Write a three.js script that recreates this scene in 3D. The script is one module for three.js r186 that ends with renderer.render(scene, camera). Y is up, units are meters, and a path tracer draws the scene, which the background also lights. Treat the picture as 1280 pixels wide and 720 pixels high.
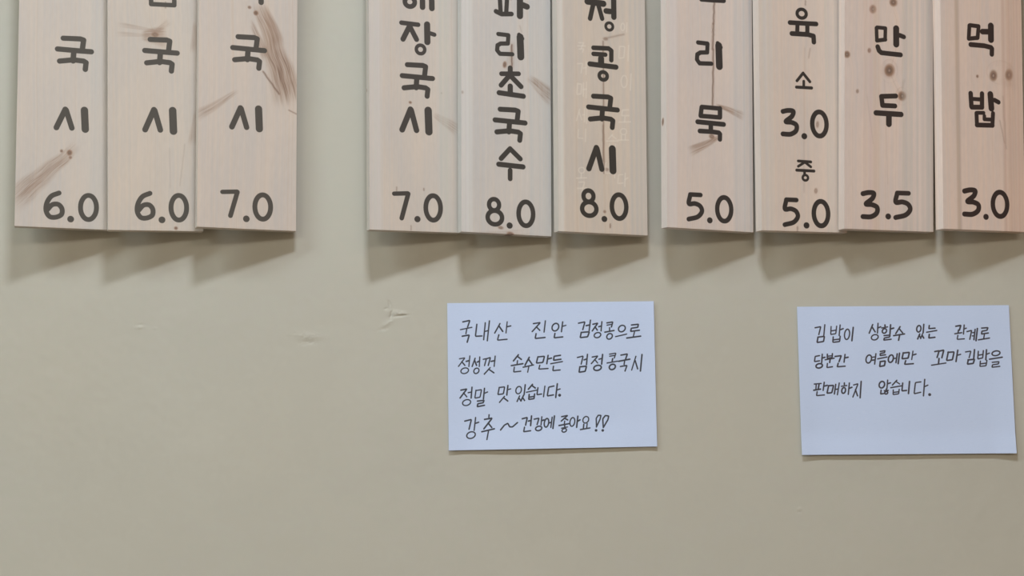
import * as THREE from 'three';
import { RectAreaLightUniformsLib } from 'three/addons/lights/RectAreaLightUniformsLib.js';
import { mergeGeometries } from 'three/addons/utils/BufferGeometryUtils.js';
import { ImprovedNoise } from 'three/addons/math/ImprovedNoise.js';

// ---------------------------------------------------------------- camera, lights, exposure
RectAreaLightUniformsLib.init();
const scene = new THREE.Scene();
scene.background = new THREE.Color(0x000000);
const camera = new THREE.PerspectiveCamera(19.46, 1280 / 720, 0.05, 30);
camera.position.set(0, 1.35, 1.70);
camera.rotation.set(THREE.MathUtils.degToRad(3.5), 0, 0);
const renderer = new THREE.WebGLRenderer({ antialias: true });
renderer.toneMapping = THREE.LinearToneMapping;
renderer.toneMappingExposure = 1.01;
renderer.shadowMap.enabled = true;

const CEIL = 2.79;
// ceiling lamps: x, z, width, depth, radiance, colour
const LAMPS = [
  { x: -0.03, z: 1.05, w: 0.26, d: 0.18, power: 122, color: [0.92, 1.0, 1.09], label: 'small square ceiling lamp facing the middle of the menu wall' },
  { x: -1.6, z: 1.1, w: 1.4, d: 0.14, power: 33, color: [0.86, 1.0, 1.06], label: 'long ceiling lamp near the left end of the menu wall' },
  { x: -1.5, z: 3.8, w: 1.2, d: 1.2, power: 11.5, color: [1.0, 1.0, 0.88], label: 'large added fill lamp on the ceiling at the back left of the room' },  // unseen lamp, added for broad fill light
  { x: 0.9, z: 3.6, w: 1.2, d: 1.2, power: 8.5, color: [1.0, 0.87, 0.74], label: 'large added fill lamp on the ceiling at the back right of the room' },  // a second added fill, warmer, not a known fixture
];

// ---------------------------------------------------------------- helpers
const noise = new ImprovedNoise();
function rng(seed) { let a = seed >>> 0; return () => { a = (a + 0x6D2B79F5) | 0; let t = Math.imul(a ^ (a >>> 15), 1 | a); t = (t + Math.imul(t ^ (t >>> 7), 61 | t)) ^ t; return ((t ^ (t >>> 14)) >>> 0) / 4294967296; }; }
const used = new Map();
function numbered(name) { const n = used.get(name) || 0; used.set(name, n + 1); return n ? name + '_' + String(n).padStart(3, '0') : name; }
function tag(o, label, category, group) { o.userData.label = label; o.userData.category = category; if (group) o.userData.group = group; return o; }
function mesh(name, geometry, material, parent) { const m = new THREE.Mesh(geometry, material); m.name = name; m.castShadow = m.receiveShadow = true; parent.add(m); return m; }
function struct(name, geometry, material) { const m = mesh(name, geometry, material, scene); m.userData.kind = 'structure'; return m; }
function box(w, h, d, x, y, z) { const g = new THREE.BoxGeometry(w, h, d); g.translate(x, y, z); return g; }
function canvas(w, h) { const c = document.createElement('canvas'); c.width = w; c.height = h; return c; }
function colourMap(c) { const t = new THREE.CanvasTexture(c); t.colorSpace = THREE.SRGBColorSpace; t.anisotropy = 8; return t; }
function tiled(size, fn, rgb) {                     // a seamless DataTexture from fn(u, v) -> value or [r, g, b]
  const d = new Uint8Array(size * size * 4);
  for (let j = 0; j < size; j++) for (let i = 0; i < size; i++) {
    const v = fn(i / size, j / size), k = (j * size + i) * 4;
    for (let c = 0; c < 3; c++) d[k + c] = Math.max(0, Math.min(255, rgb ? v[c] : v * 255));
    d[k + 3] = 255;
  }
  const t = new THREE.DataTexture(d, size, size, THREE.RGBAFormat);
  t.wrapS = t.wrapT = THREE.RepeatWrapping; t.magFilter = THREE.LinearFilter; t.minFilter = THREE.LinearMipmapLinearFilter; t.generateMipmaps = true;
  if (rgb) t.colorSpace = THREE.SRGBColorSpace;
  t.needsUpdate = true; return t;
}
function loopNoise(u, v, f, s) {                    // noise that wraps at u, v = 1
  const b = (x, y) => noise.noise(x * f, y * f, s);
  const m = (a, c, t) => a + (c - a) * t, k = (t) => t * t * (3 - 2 * t);
  const a = k(u), c = k(v);
  return m(m(b(u, v), b(u - 1, v), a), m(b(u, v - 1), b(u - 1, v - 1), a), c);
}

const GLYPHS = {
  '국': 'L6.3 8,1 29,1.5 33,3 31.5,15;L6.3 1,15.5 42.5,18.5;L6.5 21,17 20,31;L6.3 3.5,31.5 21,29.5 33,31 36,33 35,42',
  '시': 'L6.6 12.5,2 1.5,26;L6.4 13.5,3 20.5,26.5;L8.6 36,3 37,28',
  '리': 'L5 3,1 15.5,2 15,13 6,13.5 2,16 1.5,22.5 5,27 20.5,27;L8.4 30.3,4 31.2,30;L5 29,1 33,6',
  '장': 'L5.4 1,.5 22,2.5;L6.2 11,5 3,22;L6 11.5,5 20,22;L7.4 33.3,2 33.6,25;L5 37,13.5 42.5,15.3;O4.2 25,35 5.3,5.6',
  '해': 'L5.6 11,2 11,6;L5.6 1,12 23,12;O5.6 11.5,24.5 6.2,6.2;L6.6 27.3,4 27.5,31;L6.8 38.8,3 39.3,32.4;L5 27,17 39,17',
  '파': 'L5.4 2,3 20,3;L5.2 6,4 7,23;L5.2 15,4 14,23;L5.6 1.2,22 8,25.3 20.5,24.6;L7.6 31.2,-4 31.2,27;L7 35,12.5 40,14.6',
  '초': 'L6 16,1 16,8;L5.5 5,9 26.5,8.2;L5.8 15,11 4.5,24;L6 17,12 29.5,25;L6.4 16,25 16,35;L6 2,34 32.5,37.6',
  '수': 'L5.8 15.8,1 4.5,14;L5.8 16.6,2 28.5,14;L6 1.5,21.5 32,24.3;L5.6 15.8,29 15.8,40',
  '정': 'L7.4 1.5,11.5 21.5,13.5;L5.6 8.5,16 4.8,34;L5.4 15,15 20,33.5;L6.6 25,23 30,23.6;L6.6 34.5,0 34.8,31;O3.4 29,43.6 4.5,4.9',
  '콩': 'L5.4 6,1.5 25,1.6 28.6,4.5 28.5,17;L5.2 6,9.5 21,10;L7.4 15.6,15.5 15.6,23;L6 1.5,23 34.5,26;O4.4 18.3,38.2 5,5.2',
  '묵': 'L5.4 6.3,2 5,13;L5.2 6.5,1.5 29,3;L5.6 29.3,3 29.3,14.5;L5.2 5,13.4 29,14.8;L5.6 1.2,21.3 34,24;L5.6 17.8,24 17.8,33;L5.4 4,33.4 19,34 28,35.2 29.4,37 29.2,44',
  '토': 'L5.4 27,2 6,2 6,19 27,19;L5 7,10.5 25,10.5;L5.6 16,20 16,27;L5.6 2,28 30,29',
  '육': 'O4 16.5,6.7 5.8,5.8;L5.4 1.6,18.8 35,20;L5 11.2,20 10.8,33;L5.2 23.7,20 23.7,34;L5.6 4,33.2 24,34 31.6,36 32,44',
  '소': 'L3.4 9.2,.8 1.4,11;L3.4 10,2 17.8,12;L3.2 10,11.5 10,19;L3.6 .8,19.3 20,20.2',
  '중': 'L3.2 3,1 19,2.2;L3 10.5,3 3,7.8;L3 12,3 19,8.6;L3.4 1,12.8 23,14;L3.2 11,14 11,18;O2.8 12,22.6 3.4,3.5',
  '만': 'L4.4 .8,2 1.4,18;L4.4 1.6,1.2 12,2.2 11.7,17;L4.6 1.4,18.8 12,17.4;L7.4 25.5,2.5 25.6,23.5;L5.4 30,11.5 35,13.6;L5.6 2.4,27 4,32 7,35 31,37.6',
  '두': 'L5.6 26,1 8,1.5 9.4,13.4 25,14.2;L6.2 1.4,23.2 32.6,25.4;L7 17.4,26 17.4,38',
  '먹': 'L4.8 2,1.6 1.2,18.5;L4.8 3,1.2 13.6,2.4 12.4,17.6;L4.8 1.2,19.2 12.4,17.8;L6.4 18.5,9.4 28,9.4;L7.4 29.2,1.5 29.4,20;L5.6 3.6,27 21,28.3 29.4,30.4 30.6,32 30.4,39.5',
  '밥': 'L5.6 1.6,1.4 2.6,18.5;L5.4 16,1.6 16,19;L4.6 5,8.8 15,9.4;L5.6 3,19.6 16,19.6;L7.2 26.6,2.4 28,21;L5.2 32,10 37,12.8;L5 9,27.5 9.6,42;L5 30,27.5 29.3,42;L4.4 10,27 18,27;L4.4 19,31 19,35.5 28.5,35.8;L5.4 9.6,43 29.3,43.4',
  'ㅁ': 'L5.4 1.6,2 2,24 31,25 31,2 1.6,2',
  'ㅣ': 'L6.4 1.5,2 1.5,27.5',
  'ㅅ': 'L5.4 13,2 2,26;L5.4 14,4 24,26',
  '6': 'C6 17.5,.8 8,5 2.2,15 2,25 6.5,31.5 14,32 20.5,28.5 21,21 16.5,15.6 9.5,15.8 3.5,22',
  '0': 'O6 12.4,17.5 9.8,15.6',
  '.': 'D 4.2,4.2 4.2',
  '7': 'L5.4 2,1.4 20,1;L5.8 20.6,1.6 12,32',
  '8': 'O5.4 9.8,9 6.3,7.2;O5.6 10.8,25.4 9,8.8',
  '5': 'L5.4 3,1.4 16,2;C5.6 3,2 1.6,13.5 9,13.2 15.5,16.5 17.8,23 13,30 1.2,33.4',
  '3': 'C5.8 1.8,2.2 9,.8 15,2 13.6,8 5.6,15.4 13,16.4 19,20 18.6,27 12,31.6 1.8,31.4',
};
const BOARDS = [  // ink is lighter on the left boards, veiling glare put into its colour
  { at: [-0.4524, 1.5123, 0.0152], turn: 0.2961, lean: -0.0030, w: 0.0936, cut: -0.0011, skew: [0.0192, -0.0530],
    label: 'leftmost pine menu board priced 6.0, brown streak at its lower left corner',
    tone: [203, 193, 185], ink: 'rgb(78,73,67)',
    text: 'ㅅ 35 253.1 0.794 0.758; 국 36.9 192.3 0.793 0.763; 시 36.7 121 0.79 0.769; 6 28.3 35.3 0.786 0.775; . 50.4 12.8 0.791 0.779; 0 60.8 35.3 0.794 0.779',
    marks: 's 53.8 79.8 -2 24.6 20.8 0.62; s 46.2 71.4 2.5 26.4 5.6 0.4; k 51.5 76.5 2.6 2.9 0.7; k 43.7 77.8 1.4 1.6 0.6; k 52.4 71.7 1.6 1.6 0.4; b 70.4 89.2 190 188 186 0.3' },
  { at: [-0.3597, 1.5092, 0.0147], turn: 0.2858, lean: 0.0157, w: 0.0933, cut: -0.0002, skew: [-0.0022, -0.0334],
    label: 'pine menu board priced 6.0, second from the left, tucked behind a 7.0 board',
    tone: [203, 192, 182], ink: 'rgb(78,73,67)',
    text: 'ㅁ 41 247.9 0.79 0.776; 국 35.4 193.9 0.771 0.78; 시 35.2 123.5 0.785 0.833; 6 27.2 38 0.781 0.79; . 49.3 14.6 0.785 0.795; 0 59.5 37.4 0.788 0.794',
    marks: 's 33.8 196.3 57.5 197.4 19.2 0.75; k 46.4 198.5 4 2.7 0.35; s 48 202.6 8.8 207.3 4.8 0.4; s 43.3 197.5 7.2 197.5 4.8 0.35; s 46.4 200.9 60.7 213 6.4 0.3; k 66.3 3.2 1.8 1.6 0.85; s 85.4 212.6 85.3 181.4 7.2 0.5; s 85.8 121.1 82.5 86.8 7.2 0.45; c 56.8 232.4 56.8 225.9 1.3 0.6; c 60.3 83.8 61 43.4 1 0.14; c 75.4 88.2 70.4 46 1.1 0.22' },
  { at: [-0.2690, 1.5116, 0.0162], turn: 0.3010, lean: 0.0023, w: 0.0988, cut: -0.0018, skew: [0.0079, -0.0487],
    label: 'pine menu board priced 7.0 with a wide brown knot streak on its right side',
    tone: [205, 193, 184], ink: 'rgb(77,71,65)',
    text: 'ㅣ 60.8 251.3 0.816 0.763; 국 33.2 194.1 0.767 0.766; 시 32.5 122.9 0.773 0.796; 7 23.3 37.4 0.8 0.776; . 45.5 13.7 0.805 0.781; 0 55.1 36.4 0.808 0.781',
    marks: 's 63.5 220.4 95.7 121.1 27.2 0.95; s 67.5 223.9 79.9 187.1 12.8 0.6; s 53.9 208.4 67 174.9 7.2 0.6; k 57 219.2 2.4 2.4 0.8; k 50.5 224.4 1.9 1.6 0.6; c 64.7 160.2 81 138.3 2.1 0.8; s 35.2 135.9 -2.6 110 9.6 0.55; c 99 118.8 90.8 122.5 1.6 0.6; s 53.1 203.4 66.2 173.3 5.6 0.4' },
  { at: [-0.1005, 1.5094, 0.0141], turn: 0.2755, lean: 0.0086, w: 0.0930, cut: -0.0016, skew: [-0.0047, -0.0384],
    label: 'pine menu board priced 7.0, directly left of the two boards priced 8.0',
    tone: [205, 194, 185], ink: 'rgb(66,60,56)',
    text: '해 32.7 250.6 0.82 0.77; 장 32.5 210.7 0.819 0.773; 국 33.2 168.6 0.752 0.771; 시 32.5 124.4 0.774 0.862; 7 23.6 38.4 0.77 0.802; . 45.5 15.7 0.775 0.75; 0 55.4 38 0.778 0.79',
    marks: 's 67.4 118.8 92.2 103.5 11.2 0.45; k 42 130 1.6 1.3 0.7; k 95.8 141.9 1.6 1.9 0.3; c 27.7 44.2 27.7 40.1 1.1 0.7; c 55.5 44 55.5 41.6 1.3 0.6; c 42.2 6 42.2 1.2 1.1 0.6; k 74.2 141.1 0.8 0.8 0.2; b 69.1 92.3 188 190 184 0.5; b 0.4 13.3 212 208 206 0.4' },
  { at: [-0.0092, 1.5072, 0.0141], turn: 0.2750, lean: 0.0035, w: 0.0932, cut: -0.0028, skew: [-0.0030, -0.0433],
    label: 'greyish pine menu board priced 8.0, left of the other 8.0 board',
    tone: [204, 197, 192], ink: 'rgb(60,55,51)',
    text: '파 35.2 241.5 0.834 0.766; 리 36 202.5 0.833 0.769; 초 37.5 168.5 0.832 0.772; 국 34.1 126.2 0.755 0.754; 수 37.3 86.8 0.83 0.779; 8 25.5 35.8 0.826 0.781; . 46.3 12.1 0.788 0.746; 0 57 34.9 0.774 0.77',
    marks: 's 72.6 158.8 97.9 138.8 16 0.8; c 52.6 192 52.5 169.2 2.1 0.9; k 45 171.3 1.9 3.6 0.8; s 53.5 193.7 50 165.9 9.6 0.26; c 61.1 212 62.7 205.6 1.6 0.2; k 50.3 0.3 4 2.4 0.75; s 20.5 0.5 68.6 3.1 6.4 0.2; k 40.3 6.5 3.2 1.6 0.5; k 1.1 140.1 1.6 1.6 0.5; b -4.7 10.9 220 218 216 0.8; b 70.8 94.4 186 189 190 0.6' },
  { at: [0.0871, 1.5076, 0.0152], turn: 0.2941, lean: 0.0069, w: 0.0942, cut: -0.0025, skew: [-0.0103, -0.0432],
    label: 'pine menu board priced 8.0 with a long thin resin crack and pale rubbed-off writing',
    tone: [207, 194, 182], ink: 'rgb(54,48,43)',
    text: '정 31.4 242.3 0.846 0.763; 콩 33.4 188 0.845 0.769; 국 32 138.5 0.741 0.761; 시 31.5 87.5 0.721 0.878; 8 23.5 43.7 0.838 0.78; . 45 17.8 0.775 0.722; 0 54.4 41.2 0.786 0.77',
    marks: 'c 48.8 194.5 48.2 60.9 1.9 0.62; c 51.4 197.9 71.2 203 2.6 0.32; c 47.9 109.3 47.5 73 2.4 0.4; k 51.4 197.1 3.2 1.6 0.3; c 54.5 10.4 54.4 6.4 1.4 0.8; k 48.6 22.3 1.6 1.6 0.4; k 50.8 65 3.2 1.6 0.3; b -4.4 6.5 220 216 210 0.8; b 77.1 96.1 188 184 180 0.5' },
  { at: [0.1938, 1.5111, 0.0157], turn: 0.3066, lean: -0.0021, w: 0.0938, cut: -0.0023, skew: [-0.0051, -0.0539],
    label: 'pine menu board priced 5.0 with a dark vertical crack running down through its letters',
    tone: [215, 201, 193], ink: 'rgb(52,45,42)',
    text: '토 36.6 253.6 0.874 0.751; 리 31.9 189 0.827 0.808; 묵 32.5 124.3 0.869 0.763; 5 22.5 35.5 0.863 0.771; . 42.9 12.7 0.799 0.714; 0 52.4 34.7 0.784 0.762',
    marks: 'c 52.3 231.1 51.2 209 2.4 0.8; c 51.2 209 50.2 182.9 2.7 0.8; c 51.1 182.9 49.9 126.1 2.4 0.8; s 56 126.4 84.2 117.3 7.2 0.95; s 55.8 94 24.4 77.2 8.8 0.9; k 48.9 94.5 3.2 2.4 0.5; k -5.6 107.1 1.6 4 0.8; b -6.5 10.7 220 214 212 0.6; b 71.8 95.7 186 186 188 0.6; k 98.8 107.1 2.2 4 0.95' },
  { at: [0.2889, 1.5087, 0.0133], turn: 0.2599, lean: 0.0058, w: 0.0926, cut: -0.0007, skew: [-0.0173, -0.0386],
    label: 'pine menu board carrying two prices, 3.0 above and 5.0 at the bottom',
    tone: [215, 199, 188], ink: 'rgb(48,40,36)',
    text: '육 32.8 225.5 0.86 0.771; 소 39.5 160.8 0.86 0.776; 3 23.2 122.2 0.855 0.777; . 44.2 99.5 0.816 0.742; 0 54.6 122.9 0.8 0.783; 중 38 71.9 0.856 0.783; 5 24.3 32.9 0.852 0.784; . 45 9.7 0.813 0.749; 0 54.7 32.4 0.798 0.789',
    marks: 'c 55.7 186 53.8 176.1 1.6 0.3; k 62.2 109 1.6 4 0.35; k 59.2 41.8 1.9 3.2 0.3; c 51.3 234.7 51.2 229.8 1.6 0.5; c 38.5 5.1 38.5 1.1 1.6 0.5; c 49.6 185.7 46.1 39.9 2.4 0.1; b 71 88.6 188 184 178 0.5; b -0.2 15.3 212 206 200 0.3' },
  { at: [0.3742, 1.5098, 0.0114], turn: 0.2136, lean: -0.0138, w: 0.0958, cut: 0.0000, skew: [0.0006, -0.0499],
    label: 'pinkish pine menu board priced 3.5 with scattered round brown knots',
    tone: [217, 199, 189], ink: 'rgb(49,38,34)',
    text: '만 33.6 206 0.867 0.764; 두 32.8 136.1 0.864 0.768; 3 18.3 37.9 0.884 0.787; . 43.8 17.2 0.793 0.713; 5 53.9 39.3 0.952 0.772',
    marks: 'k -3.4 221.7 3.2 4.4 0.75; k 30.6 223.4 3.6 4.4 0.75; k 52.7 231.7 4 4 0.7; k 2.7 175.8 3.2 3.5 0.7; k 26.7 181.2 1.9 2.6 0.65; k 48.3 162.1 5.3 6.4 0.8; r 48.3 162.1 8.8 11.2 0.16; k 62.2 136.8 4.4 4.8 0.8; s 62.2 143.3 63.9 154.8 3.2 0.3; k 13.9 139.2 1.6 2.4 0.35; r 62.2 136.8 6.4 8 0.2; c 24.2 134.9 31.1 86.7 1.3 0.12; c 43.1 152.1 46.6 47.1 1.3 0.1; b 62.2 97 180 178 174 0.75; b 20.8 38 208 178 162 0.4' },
  { at: [0.4684, 1.5099, 0.0136], turn: 0.2684, lean: -0.0018, w: 0.0916, cut: -0.0007, skew: [-0.0169, -0.0473],
    label: 'pinkish pine menu board priced only 3.0, rightmost, with two knots side by side',
    tone: [224, 203, 191], ink: 'rgb(52,38,34)',
    text: '먹 30.6 207.8 0.891 0.762; 밥 31.2 138.9 0.889 0.768; 3 22.4 40.7 0.91 0.79; . 44.4 16.9 0.817 0.717; 0 53.8 40.5 0.828 0.781',
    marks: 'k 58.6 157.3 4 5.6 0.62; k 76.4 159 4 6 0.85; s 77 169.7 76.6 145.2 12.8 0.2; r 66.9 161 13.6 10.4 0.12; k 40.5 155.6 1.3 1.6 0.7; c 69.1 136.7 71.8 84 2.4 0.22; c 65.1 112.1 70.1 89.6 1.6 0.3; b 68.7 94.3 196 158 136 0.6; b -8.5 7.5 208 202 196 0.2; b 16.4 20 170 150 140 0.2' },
];
const GHOST = '국 21.6 191.4 8.2 9.6; 거 21.4 171.9 10.9 12.8; 매 20.3 150.9 12.2 14.4; 세 20.1 125.1 12.2 14.4; 니 20.7 104.2 10.9 12.8; 오 19.5 65.6 10.2 12; 구 20.2 51.2 9.5 11.2; 이 67.9 215.1 8.2 9.6; 미 65.1 192.1 13.6 16; 이 67.3 162.9 13.6 16; 도 65.2 127 12.2 14.4; 요 64.1 107.5 10.9 12.8; 습 51.2 100.5 12.2 14.4; 니 49.2 73 13.6 16; 다 62.7 62.1 10.9 12.8';
const NOTES = [
  { label: 'white paper note with four handwritten lines, below the boards priced 8.0', bow: 1,
    corners: [[-0.0656, 1.4385], [0.1434, 1.4405], [0.1461, 1.2940], [-0.0637, 1.2900]],
    lines: [
      '국 12.8 17 11.9 23.5; 내 28.2 18.8 16 20.3; 산 47.8 19 16 20.4; 진 86 18.6 15.9 19.6; 안 105.5 19.6 14.3 18; 검 132.3 18.3 14.3 18.8; 정 146.9 20.1 11 17.2; 콩 159.9 20.2 9.4 18.8; 으 171.2 23.6 11.1 14.8; 로 182.6 22.9 14.3 15.6',
      '정 10.8 53.2 12.8 18.7; 성 24.6 54.2 8.7 17.8; 껏 35.1 53.5 14.3 18.7; 손 64.3 52.3 11.9 19.6; 수 76.5 54.9 10.3 16.3; 만 89.5 53.4 15.1 15.6; 든 104.1 53.6 11.9 17.2; 검 130.9 53.2 11.8 18.8; 정 145.5 53.4 12.6 17.2; 콩 161.7 52 10.2 18; 국 173.1 52.9 10.9 18.9; 시 186.8 53.9 11.8 18.1',
      '정 12 84.6 13.5 19.5; 말 26.6 85.7 12.7 19.5; 맛 50.1 83.6 12.7 17.2; 있 67.9 83.1 11.9 17.2; 습 79.3 82.4 10.3 16.3; 니 89.8 85 9.5 11.5; 다 100.3 82.7 12.7 14.8; . 111.1 92.6 3.2 3.7',
      '강 15.7 115.3 14.3 22; 추 33.5 114.8 12.6 23.6; ~ 53.6 120.8 15.2 8.3; 건 73.9 114.7 11 17.2; 강 86 115.7 10.3 14.7; 에 96.5 115.9 11.1 12.3; 좋 111.9 114.5 10.2 18; 아 122.4 115.5 10.3 12.3; 요 133.7 115.7 9.4 14.8; ! 147.5 114.3 6.9 18; ! 153.9 115.2 8.5 17.2',
    ] },
  { label: 'white paper note with three handwritten lines, at the right below the board priced 3.5', bow: 2,
    corners: [[0.2884, 1.4349], [0.5032, 1.4365], [0.5073, 1.2872], [0.2917, 1.2856]],
    lines: [
      '김 16.8 18.1 12 18.5; 밥 31.9 18.2 12.8 18.5; 이 46 20.8 10.6 14.5; 상 70.7 16.9 11.2 17.7; 할 82.5 18.6 12.1 16.1; 수 95.1 20.3 10.5 14.5; 있 117.4 18.1 8.9 15.3; 는 127.6 19 9.7 14.5; 관 155.3 19.2 11.2 16.1; 계 167 23.3 11.3 12.1; 로 178.9 21.8 11.3 13.7',
      '당 15.1 47.7 10.6 14.5; 분 26.1 47 9 15.3; 간 35.6 47.9 12.9 13.7; 여 66.4 47.3 11.4 11.3; 름 78.4 44.2 8.8 16.9; 에 88.5 47.5 12.2 10.5; 만 102.1 45.2 13.7 14.5; 꼬 132.1 43.8 13.5 16.9; 마 146.3 44.7 13.7 12.1; 김 164.5 44.1 11.2 15.3; 밥 176.4 44.1 11.9 17.7; 을 188.2 45 12.6 17.7',
      '판 14.1 75.7 12.9 14.5; 매 27.5 77.4 13 11.3; 하 40.9 76.7 10.6 12.1; 지 52.8 75.2 9.6 17.7; 않 78.1 73.8 11.3 15.3; 습 89.9 73.9 10.5 15.3; 니 100.9 75.6 9 12.9; 다 112.8 73.3 13.5 17.7; . 126.5 87 3 4',
    ] },
];

// ---------------------------------------------------------------- the room
const plasterBump = tiled(512, (u, v) => 0.5 + 0.30 * loopNoise(u, v, 46, 3.3) + 0.22 * loopNoise(u, v, 17, 8.1) + 0.2 * loopNoise(u, v, 5, 1.7));
const plasterTone = tiled(512, (u, v) => {
  const n = 2.2 * loopNoise(u, v, 4, 5.2) + 1.6 * loopNoise(u, v, 11, 2.4) + 1.0 * loopNoise(u, v, 60, 7.7);
  const h = 1.4 * loopNoise(u, v, 3, 9.4);
  return [187 + n + h, 184 + n, 173 + n - h];
}, true);
const wallPaint = new THREE.MeshStandardMaterial({ map: plasterTone, bumpMap: plasterBump, bumpScale: 0.0005, roughness: 0.62 });
const plainPaint = new THREE.MeshStandardMaterial({ color: 0xc2bcb0, roughness: 0.8 });
const ceilingPaint = new THREE.MeshStandardMaterial({ color: 0xdad8d2, roughness: 0.9 });
const floorMat = new THREE.MeshStandardMaterial({ color: 0x766b5c, roughness: 0.6 });

const ROOM = { x0: -3.2, x1: 2.0, z1: 5.4 };
// the small flaws in the plaster of the menu wall: dents, lifted paint and pimples, in metres
const FLAW = 0.34;
const bump = (x, y, cx, cy, rx, ry, h, ang = 0) => {
  const c = Math.cos(ang), s = Math.sin(ang), dx = (x - cx) * c + (y - cy) * s, dy = -(x - cx) * s + (y - cy) * c;
  return FLAW * h * (1 + 0.9 * noise.noise(x * 420, y * 420, 3.3)) * Math.exp(-(dx * dx) / (rx * rx) - (dy * dy) / (ry * ry));
};
function plaster(x, y) {
  let z = 0;
  // chipped spot with a lifted flake of paint
  z += bump(x, y, -0.1240, 1.4370, 0.0012, 0.0055, -0.0014, 0.25);
  z += bump(x, y, -0.1225, 1.4265, 0.0013, 0.0060, -0.0022, -0.1);
  z += bump(x, y, -0.1135, 1.4285, 0.0085, 0.0022, 0.0016, -0.08);
  z += bump(x, y, -0.1128, 1.4258, 0.0080, 0.0011, -0.0018, 0.1);
  z += bump(x, y, -0.1250, 1.4190, 0.0060, 0.0022, 0.0013, 0.5);
  z += bump(x, y, -0.1300, 1.4125, 0.0055, 0.0018, -0.0009, 0.25);
  z += bump(x, y, -0.1275, 1.4330, 0.0020, 0.0012, -0.0012);
  // long shallow swelling and its dent
  z += bump(x, y, -0.2070, 1.4050, 0.0160, 0.0042, 0.0012, -0.12);
  z += bump(x, y, -0.2050, 1.3990, 0.0095, 0.0028, -0.0013, 0.06);
  z += bump(x, y, -0.1930, 1.4170, 0.0050, 0.0030, -0.0004);
  // pimples
  z += bump(x, y, -0.3770, 1.4140, 0.0042, 0.0014, 0.0009, 0.05);
  z += bump(x, y, -0.3770, 1.4168, 0.0040, 0.0012, -0.0006);
  z += bump(x, y, -0.3615, 1.4130, 0.0022, 0.0015, 0.0004);
  z += bump(x, y, 0.2895, 1.2312, 0.0018, 0.0016, 0.0010);
  z += bump(x, y, 0.2895, 1.2280, 0.0020, 0.0012, -0.0006);
  // the trowelled surface is never quite flat
  z += 0.0009 * noise.noise(x * 3.1, y * 3.7, 4.4) + 0.00035 * noise.noise(x * 11, y * 9, 2.2);
  return z - 0.0009;
}
{
  const lines = (a, b, coarse, fine) => {           // grid lines, close together round the flaws
    const s = new Set();
    for (let v = a; v <= b + 1e-6; v += coarse) s.add(+v.toFixed(4));
    for (const [p, q, step] of fine) for (let v = p; v <= q; v += step) s.add(+v.toFixed(4));
    s.add(a); s.add(b);
    return [...s].sort((m, n) => m - n);
  };
  const xs = lines(ROOM.x0, ROOM.x1, 0.05, [[-0.386, -0.355, 0.001], [-0.232, -0.18, 0.0012], [-0.138, -0.10, 0.0006], [0.283, 0.296, 0.0007]]);
  const ys = lines(0, CEIL, 0.05, [[1.224, 1.236, 0.0007], [1.388, 1.446, 0.0006]]);
  const pos = [], uv = [], idx = [];
  for (const y of ys) for (const x of xs) { pos.push(x, y, plaster(x, y)); uv.push(x / 0.45, y / 0.45); }
  for (let j = 0; j < ys.length - 1; j++) for (let i = 0; i < xs.length - 1; i++) {
    const a = j * xs.length + i, b = a + 1, c = a + xs.length, d = c + 1;
    idx.push(a, b, d, a, d, c);
  }
  const front = new THREE.BufferGeometry();
  front.setAttribute('position', new THREE.Float32BufferAttribute(pos, 3));
  front.setAttribute('uv', new THREE.Float32BufferAttribute(uv, 2));
  front.setIndex(idx); front.computeVertexNormals();
  struct('wall_back', mergeGeometries([front, box(ROOM.x1 - ROOM.x0 + 0.3, CEIL + 0.3, 0.15, (ROOM.x0 + ROOM.x1) / 2, CEIL / 2, -0.083)]), wallPaint);
}
const RW = ROOM.x1 - ROOM.x0, RD = ROOM.z1, RX = (ROOM.x0 + ROOM.x1) / 2;
struct('wall_left', box(0.15, CEIL + 0.3, RD + 0.3, ROOM.x0 - 0.075, CEIL / 2, RD / 2), plainPaint);
struct('wall_right', box(0.15, CEIL + 0.3, RD + 0.3, ROOM.x1 + 0.075, CEIL / 2, RD / 2), new THREE.MeshStandardMaterial({ color: 0x8a6c58, roughness: 0.7 }));  // unseen wall; its nearness and brown picked to warm and dim that side
struct('wall_front', box(RW + 0.3, CEIL + 0.3, 0.15, RX, CEIL / 2, RD + 0.075), plainPaint);
struct('floor', box(RW + 0.3, 0.15, RD + 0.3, RX, -0.075, RD / 2), floorMat);
struct('ceiling', box(RW + 0.3, 0.15, RD + 0.3, RX, CEIL + 0.075, RD / 2), ceilingPaint);

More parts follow.
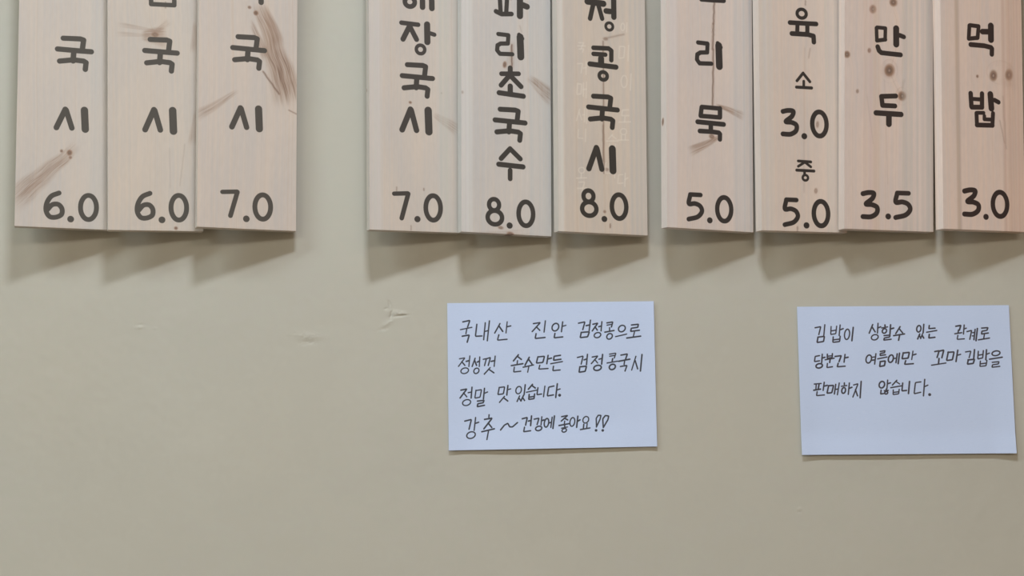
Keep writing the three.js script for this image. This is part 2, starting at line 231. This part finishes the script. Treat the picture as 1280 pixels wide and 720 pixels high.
// ---------------------------------------------------------------- ceiling lamps
const lampMetal = new THREE.MeshStandardMaterial({ color: 0xd8d8d6, roughness: 0.5 });
for (const l of LAMPS) {
  const g = new THREE.Group(); g.name = numbered('ceiling_lamp'); g.position.set(l.x, CEIL, l.z); scene.add(g);
  tag(g, l.label, 'lamp');
  const e = 0.018, h = 0.03;
  mesh('lamp_frame', mergeGeometries([
    box(l.w + 2 * e, h, e, 0, -h / 2, (l.d + e) / 2), box(l.w + 2 * e, h, e, 0, -h / 2, -(l.d + e) / 2),
    box(e, h, l.d, (l.w + e) / 2, -h / 2, 0), box(e, h, l.d, -(l.w + e) / 2, -h / 2, 0)]), lampMetal, g);
  const c = new THREE.Color().setRGB(...l.color);
  mesh('diffuser', box(l.w, 0.016, l.d, 0, -0.012, 0), new THREE.MeshStandardMaterial({ color: 0xf0f0f0, emissive: c, emissiveIntensity: 2.5, roughness: 0.6 }), g);
  const a = new THREE.RectAreaLight(c, l.power, l.w, l.d);
  a.name = 'lamp_light'; a.position.set(0, -0.034, 0); a.rotation.x = -Math.PI / 2; a.castShadow = true; g.add(a);
}

// ---------------------------------------------------------------- lettering
function strokeGlyph(ctx, spec, X, Y, sx, sy, skew, widthScale = 1) {   // one brush letter; X, Y in canvas pixels, sx, sy in pixels per unit
  ctx.lineCap = 'round'; ctx.lineJoin = 'round';
  const P = (x, y) => [X + x * sx + y * sy * skew[0], Y + y * sy + x * sx * skew[1]];
  for (const part of spec.split(';')) {
    const m = part.match(/^([LCOD])([\d.]*) (.*)$/); if (!m) continue;
    const pts = m[3].split(' ').map((p) => p.split(',').map(Number));
    ctx.lineWidth = (+m[2] || 1) * Math.sqrt(sx * sy) * widthScale;
    ctx.beginPath();
    if (m[1] === 'D') { ctx.arc(...P(pts[0][0], pts[0][1]), +pts[1] * sy, 0, 7); ctx.fill(); continue; }
    if (m[1] === 'O') { ctx.ellipse(...P(pts[0][0], pts[0][1]), pts[1][0] * sx, pts[1][1] * sy, 0, 0, Math.PI * 2); ctx.stroke(); continue; }
    let q = pts;
    if (m[1] === 'C') q = new THREE.CatmullRomCurve3(pts.map((p) => new THREE.Vector3(p[0], p[1], 0)), false, 'centripetal').getPoints(pts.length * 8).map((p) => [p.x, p.y]);
    q.forEach((p, i) => (i ? ctx.lineTo(...P(p[0], p[1])) : ctx.moveTo(...P(p[0], p[1]))));
    ctx.stroke();
  }
}
// pen strokes of the letters, in a unit square; "o" is a loop (centre, radii)
const JAMO = {
  'ㄱ': '0,.12 .9,.04 .68,1', 'ㄲ': '0,.15 .42,.1 .26,.95;.5,.12 .96,.05 .78,1', 'ㄴ': '.12,0 .06,.8 1,.8', 'ㄷ': '.92,.04 .14,.1 .08,.92 1,.86',
  'ㄹ': '.1,.06 .86,.04 .8,.44 .14,.52 .1,.96 1,.9', 'ㅁ': '.12,.04 .04,.94 .86,.9 .96,.04 .12,.04', 'ㅂ': '.1,0 .1,.95 .88,.92 .92,0;.1,.5 .9,.46',
  'ㅅ': '.55,0 0,1;.48,.3 1,.94', 'ㅆ': '.3,0 0,1;.26,.4 .5,.95;.78,0 .5,1;.74,.4 1,.95', 'ㅇ': 'o.5,.5 .46,.48', 'ㅈ': '.04,.1 .9,.04 .02,1;.46,.48 .95,.96',
  'ㅊ': '.5,-.25 .54,-.02;.04,.14 .92,.1 .04,1;.46,.5 .96,.96', 'ㅋ': '0,.08 .92,.04 .74,1;.04,.52 .84,.46', 'ㅍ': '0,.06 1,.03;.28,.08 .32,.9;.7,.06 .66,.9;0,.98 1,.9',
  'ㅎ': '.5,-.18 .54,0;.04,.2 .96,.14;o.5,.66 .34,.32', 'ㄶ': '.06,0 .02,.8 .42,.8;.72,-.1 .74,.05;.5,.24 1,.2;o.75,.66 .2,.28',
  'ㅏ': '.38,0 .36,1;.38,.46 1,.38', 'ㅐ': '.2,.04 .2,.94;.2,.5 .78,.46;.8,-.06 .78,1.04', 'ㅓ': '0,.5 .6,.44;.62,0 .6,1', 'ㅔ': '0,.5 .4,.46;.42,.04 .42,.94;.9,-.04 .88,1.04',
  'ㅕ': '0,.34 .6,.3;0,.64 .6,.6;.62,0 .6,1', 'ㅖ': '0,.34 .4,.32;0,.62 .4,.6;.44,.04 .42,.94;.9,-.04 .88,1.04', 'ㅣ': '.55,0 .5,1',
  'ㅗ': '.5,0 .48,.8;0,.9 1,.78', 'ㅛ': '.3,.05 .32,.84;.68,0 .66,.8;0,.95 1,.84', 'ㅜ': '0,.2 1,.06;.56,.14 .5,1.1', 'ㅡ': '0,.62 1,.4',
};
const LEAD = [...'ㄱㄲㄴㄷㄸㄹㅁㅂㅃㅅㅆㅇㅈㅉㅊㅋㅌㅍㅎ'], VOWEL = [...'ㅏㅐㅑㅒㅓㅔㅕㅖㅗㅘㅙㅚㅛㅜㅝㅞㅟㅠㅡㅢㅣ'], TAIL = ['', ...'ㄱㄲㄳㄴㄵㄶㄷㄹㄺㄻㄼㄽㄾㄿㅀㅁㅂㅄㅅㅆㅇㅈㅊㅋㅌㅍㅎ'];
function penSyllable(ctx, ch, X, Y, W, H, lw, rand, slant) {          // a handwritten syllable in the box X, Y, W, H (canvas pixels)
  const wob = () => (rand() - 0.5) * 0.05;
  const put = (spec, bx, by, bw, bh) => {
    for (const part of spec.split(';')) {
      const loop = part[0] === 'o', pts = (loop ? part.slice(1) : part).split(' ').map((p) => p.split(',').map(Number));
      const P = (x, y) => { const u = bx + x * bw, v = by + y * bh; return [X + (u + slant * (0.5 - v)) * W, Y + (v - slant * 0.5 * (u - 0.5)) * H]; };
      ctx.beginPath(); ctx.lineWidth = lw * (0.88 + rand() * 0.26);
      if (loop) { for (let i = 0; i <= 22; i++) { const a = -1.9 + i / 21 * 6.4, p = P(pts[0][0] + Math.cos(a) * pts[1][0], pts[0][1] + Math.sin(a) * pts[1][1]); i ? ctx.lineTo(...p) : ctx.moveTo(...p); } }
      else {
        const q = pts.map((p) => P(p[0] + wob(), p[1] + wob()));
        ctx.moveTo(...q[0]);
        for (let i = 1; i < q.length; i++) {                          // corners a little rounded, as a fast pen makes them
          if (i < q.length - 1) { const a = q[i], b = q[i + 1], p = q[i - 1]; ctx.lineTo(a[0] + (p[0] - a[0]) * 0.14, a[1] + (p[1] - a[1]) * 0.14); ctx.quadraticCurveTo(a[0], a[1], a[0] + (b[0] - a[0]) * 0.14, a[1] + (b[1] - a[1]) * 0.14); }
          else ctx.lineTo(...q[i]);
        }
      }
      ctx.stroke();
    }
  };
  ctx.lineCap = 'round'; ctx.lineJoin = 'round';
  if (ch === '.') { ctx.beginPath(); ctx.arc(X + W / 2, Y + H / 2, lw * 1.05, 0, 7); ctx.fill(); return; }
  if (ch === '~') { put('0,.9 .16,.3 .36,.1 .56,.55 .76,.62 1,.05', 0, 0, 1, 1); return; }
  if (ch === '!') { put('.3,.72 .2,.2 .5,0 .9,.06 .8,.3 .3,.72', 0, 0, 1, 1); ctx.beginPath(); ctx.arc(X + W * 0.2, Y + H * 0.93, lw * 0.95, 0, 7); ctx.fill(); return; }
  const code = ch.charCodeAt(0) - 0xAC00, L = LEAD[Math.floor(code / 588)], V = VOWEL[Math.floor(code / 28) % 21], T = TAIL[code % 28], h = T ? 0.6 : 1;
  if (V === 'ㅘ') { put(JAMO[L], 0.05, 0, 0.5, h * 0.5); put(JAMO['ㅗ'], 0, h * 0.52, 0.62, h * 0.42); put(JAMO['ㅏ'], 0.66, 0, 0.34, h); }
  else if ('ㅗㅛㅜㅡ'.includes(V)) { put(JAMO[L], 0.16, 0, 0.68, h * 0.5); put(JAMO[V], 0, h * 0.54, 1, h * 0.42); }
  else { put(JAMO[L], 0, h * 0.08, 'ㅐㅔㅖ'.includes(V) ? 0.44 : 0.52, h * 0.8); put(JAMO[V], 'ㅐㅔㅖ'.includes(V) ? 0.5 : 0.58, 0, 'ㅣ'.includes(V) ? 0.38 : 0.42, h); }
  if (T) put(JAMO[T], 0.2, 0.66, 0.66, 0.34);
}

// ---------------------------------------------------------------- menu boards
const PX = 4, LEN = 0.50, THICK = 0.0148;           // texture pixels per millimetre; board length and thickness
function paintBoard(b, k) {
  const wmm = b.w * 1000, W = Math.ceil((wmm + THICK * 1000) * PX), H = LEN * 1000 * PX, c = canvas(W, H), ctx = c.getContext('2d'), rand = rng(101 + k * 17);
  const marks = b.marks.split('; ').map((m) => { const p = m.split(' '); return [p[0], ...p.slice(1).map(Number)]; });
  const knots = marks.filter((m) => m[0] === 'k' && m[3] > 2.5);
  const img = ctx.createImageData(W, H), d = img.data, s = k * 7.31;
  for (let j = 0; j < H; j++) {
    const y = (H - j) / PX, bend = 2.6 * noise.noise(y * 0.006, s, 1.1), bend2 = 0.9 * noise.noise(y * 0.03, s, 6.1);
    for (let i = 0; i < W; i++) {
      const x = i / PX; let r = x + bend + bend2 * Math.sin(x * 0.05 + k);
      for (const q of knots) { const dx = x - q[1], dy = (y - q[2]) / (q[4] * 3.2); if (dy * dy < 6) r += Math.sign(dx) * q[3] * 1.3 * Math.exp(-Math.abs(dx) / (q[3] * 2.5)) * Math.exp(-dy * dy); }
      const ring = noise.noise(r * 0.42, s, y * 0.0015), fine = noise.noise(r * 1.7, s + 3, y * 0.003), fibre = noise.noise(x * 5, y * 0.09, s), blotch = noise.noise(x * 0.05, y * 0.014, s + 9), mottle = noise.noise(x * 0.3, y * 0.12, s + 4);
      const late = Math.max(0, fine + 0.6 * ring) ** 2;
      const lum = 1 + 0.020 * ring - 0.05 * late + 0.014 * fibre + 0.022 * blotch + 0.012 * mottle, warm = 0.02 * ring + 0.022 * blotch + 0.02 * late, o = (j * W + i) * 4;
      d[o] = b.tone[0] * (lum + warm * 0.35); d[o + 1] = b.tone[1] * (lum - warm * 0.25); d[o + 2] = b.tone[2] * (lum - warm); d[o + 3] = 255;
      if (x > wmm) { d[o] *= 1.05; d[o + 1] *= 1.08; d[o + 2] *= 1.10; }                                        // the sawn side is paler and cooler
    }
  }
  for (const [t, ...q] of marks) if (t === 's') {                     // a branch cut lengthwise: smoky brown wood with its own fibres
    const [x0, y0, x1, y1, w, a] = q, L = Math.hypot(x1 - x0, y1 - y0), ex = (x1 - x0) / L, ey = (y1 - y0) / L, pad = w;
    const i0 = Math.max(0, Math.floor((Math.min(x0, x1) - pad) * PX)), i1 = Math.min(Math.floor(wmm * PX), Math.ceil((Math.max(x0, x1) + pad) * PX));
    const j0 = Math.max(0, Math.floor(H - (Math.max(y0, y1) + pad) * PX)), j1 = Math.min(H, Math.ceil(H - (Math.min(y0, y1) - pad) * PX));
    const sm = (e0, e1, v) => { const f = Math.max(0, Math.min(1, (v - e0) / (e1 - e0))); return f * f * (3 - 2 * f); };
    for (let j = j0; j < j1; j++) for (let i = i0; i < i1; i++) {
      const dx = i / PX - x0, dy = (H - j) / PX - y0, u = dx * ex + dy * ey, n0 = noise.noise(u * 0.045, s, s + 2), v = -dx * ey + dy * ex + n0 * w * 0.10, f = u / L;
      if (f < -0.3 || f > 1.3) continue;
      const half = w * (0.24 + 0.36 * Math.max(0, Math.min(1, f))), e = Math.abs(v) / half;
      const body = (1 - sm(0.3, 1.3, e)) * sm(-0.12, 0.14, f + n0 * 0.08) * (1 - sm(0.72, 1.12, f + n0 * 0.15));
      if (body <= 0) continue;
      const fib = noise.noise(u * 0.04, v * 0.9, s + 5) + 0.6 * noise.noise(u * 0.09, v * 2.4, s + 8), rim = sm(0.5, 0.85, e) * 0.35;
      const m = Math.min(0.9, a * body * (0.62 + 0.45 * fib + rim)), dark = Math.max(0, fib - 0.15) * a * body, o = (j * W + i) * 4;
      if (m <= 0) continue;
      for (let c = 0; c < 3; c++) { const p = [150, 122, 104][c], r = [96, 74, 60][c]; d[o + c] += (p - d[o + c]) * m; d[o + c] += (r - d[o + c]) * Math.min(0.5, dark * 0.6); }
    }
  }
  ctx.putImageData(img, 0, 0);
  const X = (x) => x * PX, Y = (y) => H - y * PX;
  const layer = canvas(W, H), top = ctx;
  { const ctx = layer.getContext('2d');
  ctx.lineCap = 'round';
  for (const [t, ...q] of marks) {
    if (t === 'b') {                                                  // a band of grey, pale or reddish colour along the grain
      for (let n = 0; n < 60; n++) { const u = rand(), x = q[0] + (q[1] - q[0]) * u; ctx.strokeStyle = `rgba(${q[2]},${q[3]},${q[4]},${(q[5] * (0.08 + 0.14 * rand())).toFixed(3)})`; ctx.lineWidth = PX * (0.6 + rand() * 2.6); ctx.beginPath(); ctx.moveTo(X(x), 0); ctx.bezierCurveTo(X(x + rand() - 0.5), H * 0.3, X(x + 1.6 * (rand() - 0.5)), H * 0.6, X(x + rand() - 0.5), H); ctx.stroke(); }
    } else if (t === 'k') {                                           // a round knot
      const [x, y, rx, ry, a] = q;
      ctx.fillStyle = `rgba(112,82,64,${(a * 0.72).toFixed(3)})`; ctx.beginPath(); ctx.ellipse(X(x), Y(y), rx * PX * 0.82, ry * PX * 0.82, 0, 0, 7); ctx.fill();
      for (let m = 0; m < 26; m++) { const f = 0.25 + 1.0 * m / 26 + 0.12 * rand(); ctx.strokeStyle = m < 8 ? `rgba(82,60,48,${(a * 0.34).toFixed(3)})` : m < 19 ? `rgba(126,92,72,${(a * 0.34).toFixed(3)})` : `rgba(160,124,102,${(a * 0.2).toFixed(3)})`; ctx.lineWidth = PX * Math.max(0.3, Math.min(rx, ry) * 0.2); ctx.beginPath(); ctx.ellipse(X(x + (rand() - 0.5) * rx * 0.12), Y(y + (rand() - 0.5) * ry * 0.12), rx * PX * f * 0.86, ry * PX * f * 0.86, rand() * 0.3, 0, 7); ctx.stroke(); }
    } else if (t === 'r') {                                           // grain closing round a knot
      const [x, y, rx, ry, a] = q;
      for (let m = 0; m < 12; m++) { const f = 0.7 + 0.5 * rand(); ctx.strokeStyle = `rgba(140,102,82,${(a * 0.4).toFixed(3)})`; ctx.lineWidth = PX * (0.3 + rand() * 0.5); ctx.beginPath(); const a0 = rand() * 6.3; ctx.ellipse(X(x), Y(y), rx * PX * f, ry * PX * f, 0, a0, a0 + 1.5 + rand() * 3); ctx.stroke(); }
    } else if (t === 'c') {                                           // a crack or a resin line
      const [x0, y0, x1, y1, w, a] = q;
      for (let m = 0; m < 2; m++) {
        ctx.strokeStyle = m ? `rgba(78,56,46,${(a * 0.8).toFixed(3)})` : `rgba(140,108,90,${(a * 0.5).toFixed(3)})`; ctx.lineWidth = PX * w * (m ? 0.4 : 1.1);
        ctx.beginPath(); ctx.moveTo(X(x0), Y(y0)); for (let i = 1; i <= 12; i++) { const f = i / 12; ctx.lineTo(X(x0 + (x1 - x0) * f + (i < 12 ? (rand() - 0.5) * w * 0.35 : 0)), Y(y0 + (y1 - y0) * f)); } ctx.stroke();
      }
    }
  }
  }
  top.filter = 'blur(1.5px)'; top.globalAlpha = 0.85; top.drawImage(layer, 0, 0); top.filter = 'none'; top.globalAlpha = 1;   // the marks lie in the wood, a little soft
  if (b.ghost) {                                                      // pale traces of rubbed-off writing
    ctx.strokeStyle = ctx.fillStyle = 'rgba(226,216,204,0.50)';
    for (const g of b.ghost.split('; ')) { const [ch, x, y, w, h] = g.split(' '); penSyllable(ctx, ch, X(+x), Y(+y), w * PX, h * PX, 1.5 * PX, rand, 0.04); }
  }
  ctx.strokeStyle = ctx.fillStyle = b.ink;
  for (const g of b.text.split('; ')) { const [ch, x, y, sx, sy] = g.split(' '); strokeGlyph(ctx, GLYPHS[ch], X(+x), Y(+y), sx * PX, sy * PX, b.skew, /[\d.]/.test(ch) ? 1.03 : 1.08); }
  return { map: colourMap(c), span: wmm + THICK * 1000 };
}
function boardGeometry(b, span) {                   // a planed plank with eased edges, its foot sawn at the slant `cut`
  const r = 0.0017, w = b.w - 2 * r, t = THICK - 2 * r, s = new THREE.Shape();
  s.moveTo(-w / 2, -t / 2); s.lineTo(w / 2, -t / 2); s.lineTo(w / 2, t / 2); s.lineTo(-w / 2, t / 2); s.closePath();
  let g = new THREE.ExtrudeGeometry(s, { depth: LEN - 0.0012, bevelEnabled: true, bevelThickness: 0.0006, bevelSize: r, bevelSegments: 3, steps: 1, curveSegments: 4 });
  // the profile is swept upwards: shape x, y, depth -> board x, -z, y
  g.translate(0, 0, 0.0006); g.rotateX(-Math.PI / 2); g.translate(0, 0, THICK / 2);
  g = g.index ? g.toNonIndexed() : g;
  const p = g.attributes.position, n = p.count, uv = new Float32Array(n * 2);
  g.computeVertexNormals();
  const nm = g.attributes.normal;
  for (let i = 0; i < n; i++) {
    const x = p.getX(i), y = p.getY(i), z = p.getZ(i), side = Math.abs(nm.getX(i)) > 0.8;
    const mm = side ? (b.w + z) * 1000 : (x + b.w / 2) * 1000;
    uv[i * 2] = Math.min(0.999, Math.max(0.001, mm / span)); uv[i * 2 + 1] = Math.min(0.999, Math.max(0.001, y / LEN));
    if (y < LEN / 2) p.setY(i, y + b.cut * (x / b.w + 0.5));
  }
  g.setAttribute('uv', new THREE.BufferAttribute(uv, 2));
  g.computeVertexNormals();
  return g;
}
BOARDS[5].ghost = GHOST;
BOARDS.forEach((b, k) => {
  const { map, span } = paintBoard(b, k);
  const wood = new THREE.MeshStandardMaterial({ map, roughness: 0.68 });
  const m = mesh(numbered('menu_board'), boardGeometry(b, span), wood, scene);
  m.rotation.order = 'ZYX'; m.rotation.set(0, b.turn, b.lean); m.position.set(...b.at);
  tag(m, b.label, 'menu board', 'wooden menu boards lapped in a row on the wall');
});

// ---------------------------------------------------------------- paper notes
NOTES.forEach((note, k) => {
  const S = 8, c = canvas(210 * S, 148 * S), ctx = c.getContext('2d'), rand = rng(900 + k), w = c.width, h = c.height;
  ctx.fillStyle = 'rgb(199,214,244)'; ctx.fillRect(0, 0, w, h);
  for (let i = 0; i < 2600; i++) { ctx.fillStyle = rand() < 0.5 ? 'rgba(255,255,255,0.05)' : 'rgba(150,160,190,0.05)'; ctx.fillRect(rand() * w, rand() * h, 3 + rand() * 22, 2 + rand() * 5); }
  ctx.strokeStyle = ctx.fillStyle = k ? 'rgb(66,62,72)' : 'rgb(62,64,76)';
  for (const line of note.lines) for (const g of line.split('; ')) { const [ch, x, y, gw, gh] = g.split(' ').map((v, i) => (i ? +v : v)); penSyllable(ctx, ch, x * S, (y + gh * 0.04) * S, gw * S, gh * 0.93 * S, 1.42 * S, rand, 0.14); }
  const paper = new THREE.MeshStandardMaterial({ map: colourMap(c), roughness: 0.85 });
  const g = new THREE.BoxGeometry(1, 1, 1, 40, 28, 1), p = g.attributes.position, uv = g.attributes.uv, [tl, tr, br, bl] = note.corners;
  for (let i = 0; i < p.count; i++) {
    const u = p.getX(i) + 0.5, v = 0.5 - p.getY(i), back = p.getZ(i) < 0;
    const X = (1 - v) * ((1 - u) * tl[0] + u * tr[0]) + v * ((1 - u) * bl[0] + u * br[0]), Y = (1 - v) * ((1 - u) * tl[1] + u * tr[1]) + v * ((1 - u) * bl[1] + u * br[1]);
    // stuck along its middle; edges and the foot curl a little off the wall
    const curl = note.bow === 1 ? 0.0022 * Math.max(0, v - 0.82) / 0.18 * Math.sin(u * 2.6 + 0.3) + 0.0012 * Math.max(0, 0.08 - u) / 0.08 + 0.0010 * Math.max(0, u - 0.94) / 0.06
      : 0.0016 * Math.max(0, v - 0.86) / 0.14 + 0.0022 * Math.max(0, u - 0.9) / 0.1 * v + 0.0012 * Math.max(0, 0.08 - u) / 0.08;
    p.setXYZ(i, X, Y, 0.0006 + curl + 0.0003 * Math.sin(u * 5 + v * 3) ** 2 + (back ? 0 : 0.00025));
    uv.setXY(i, u, 1 - v);
  }
  g.computeVertexNormals();
  tag(mesh(numbered('paper_note'), g, paper, scene), note.label, 'note');
});

renderer.render(scene, camera);
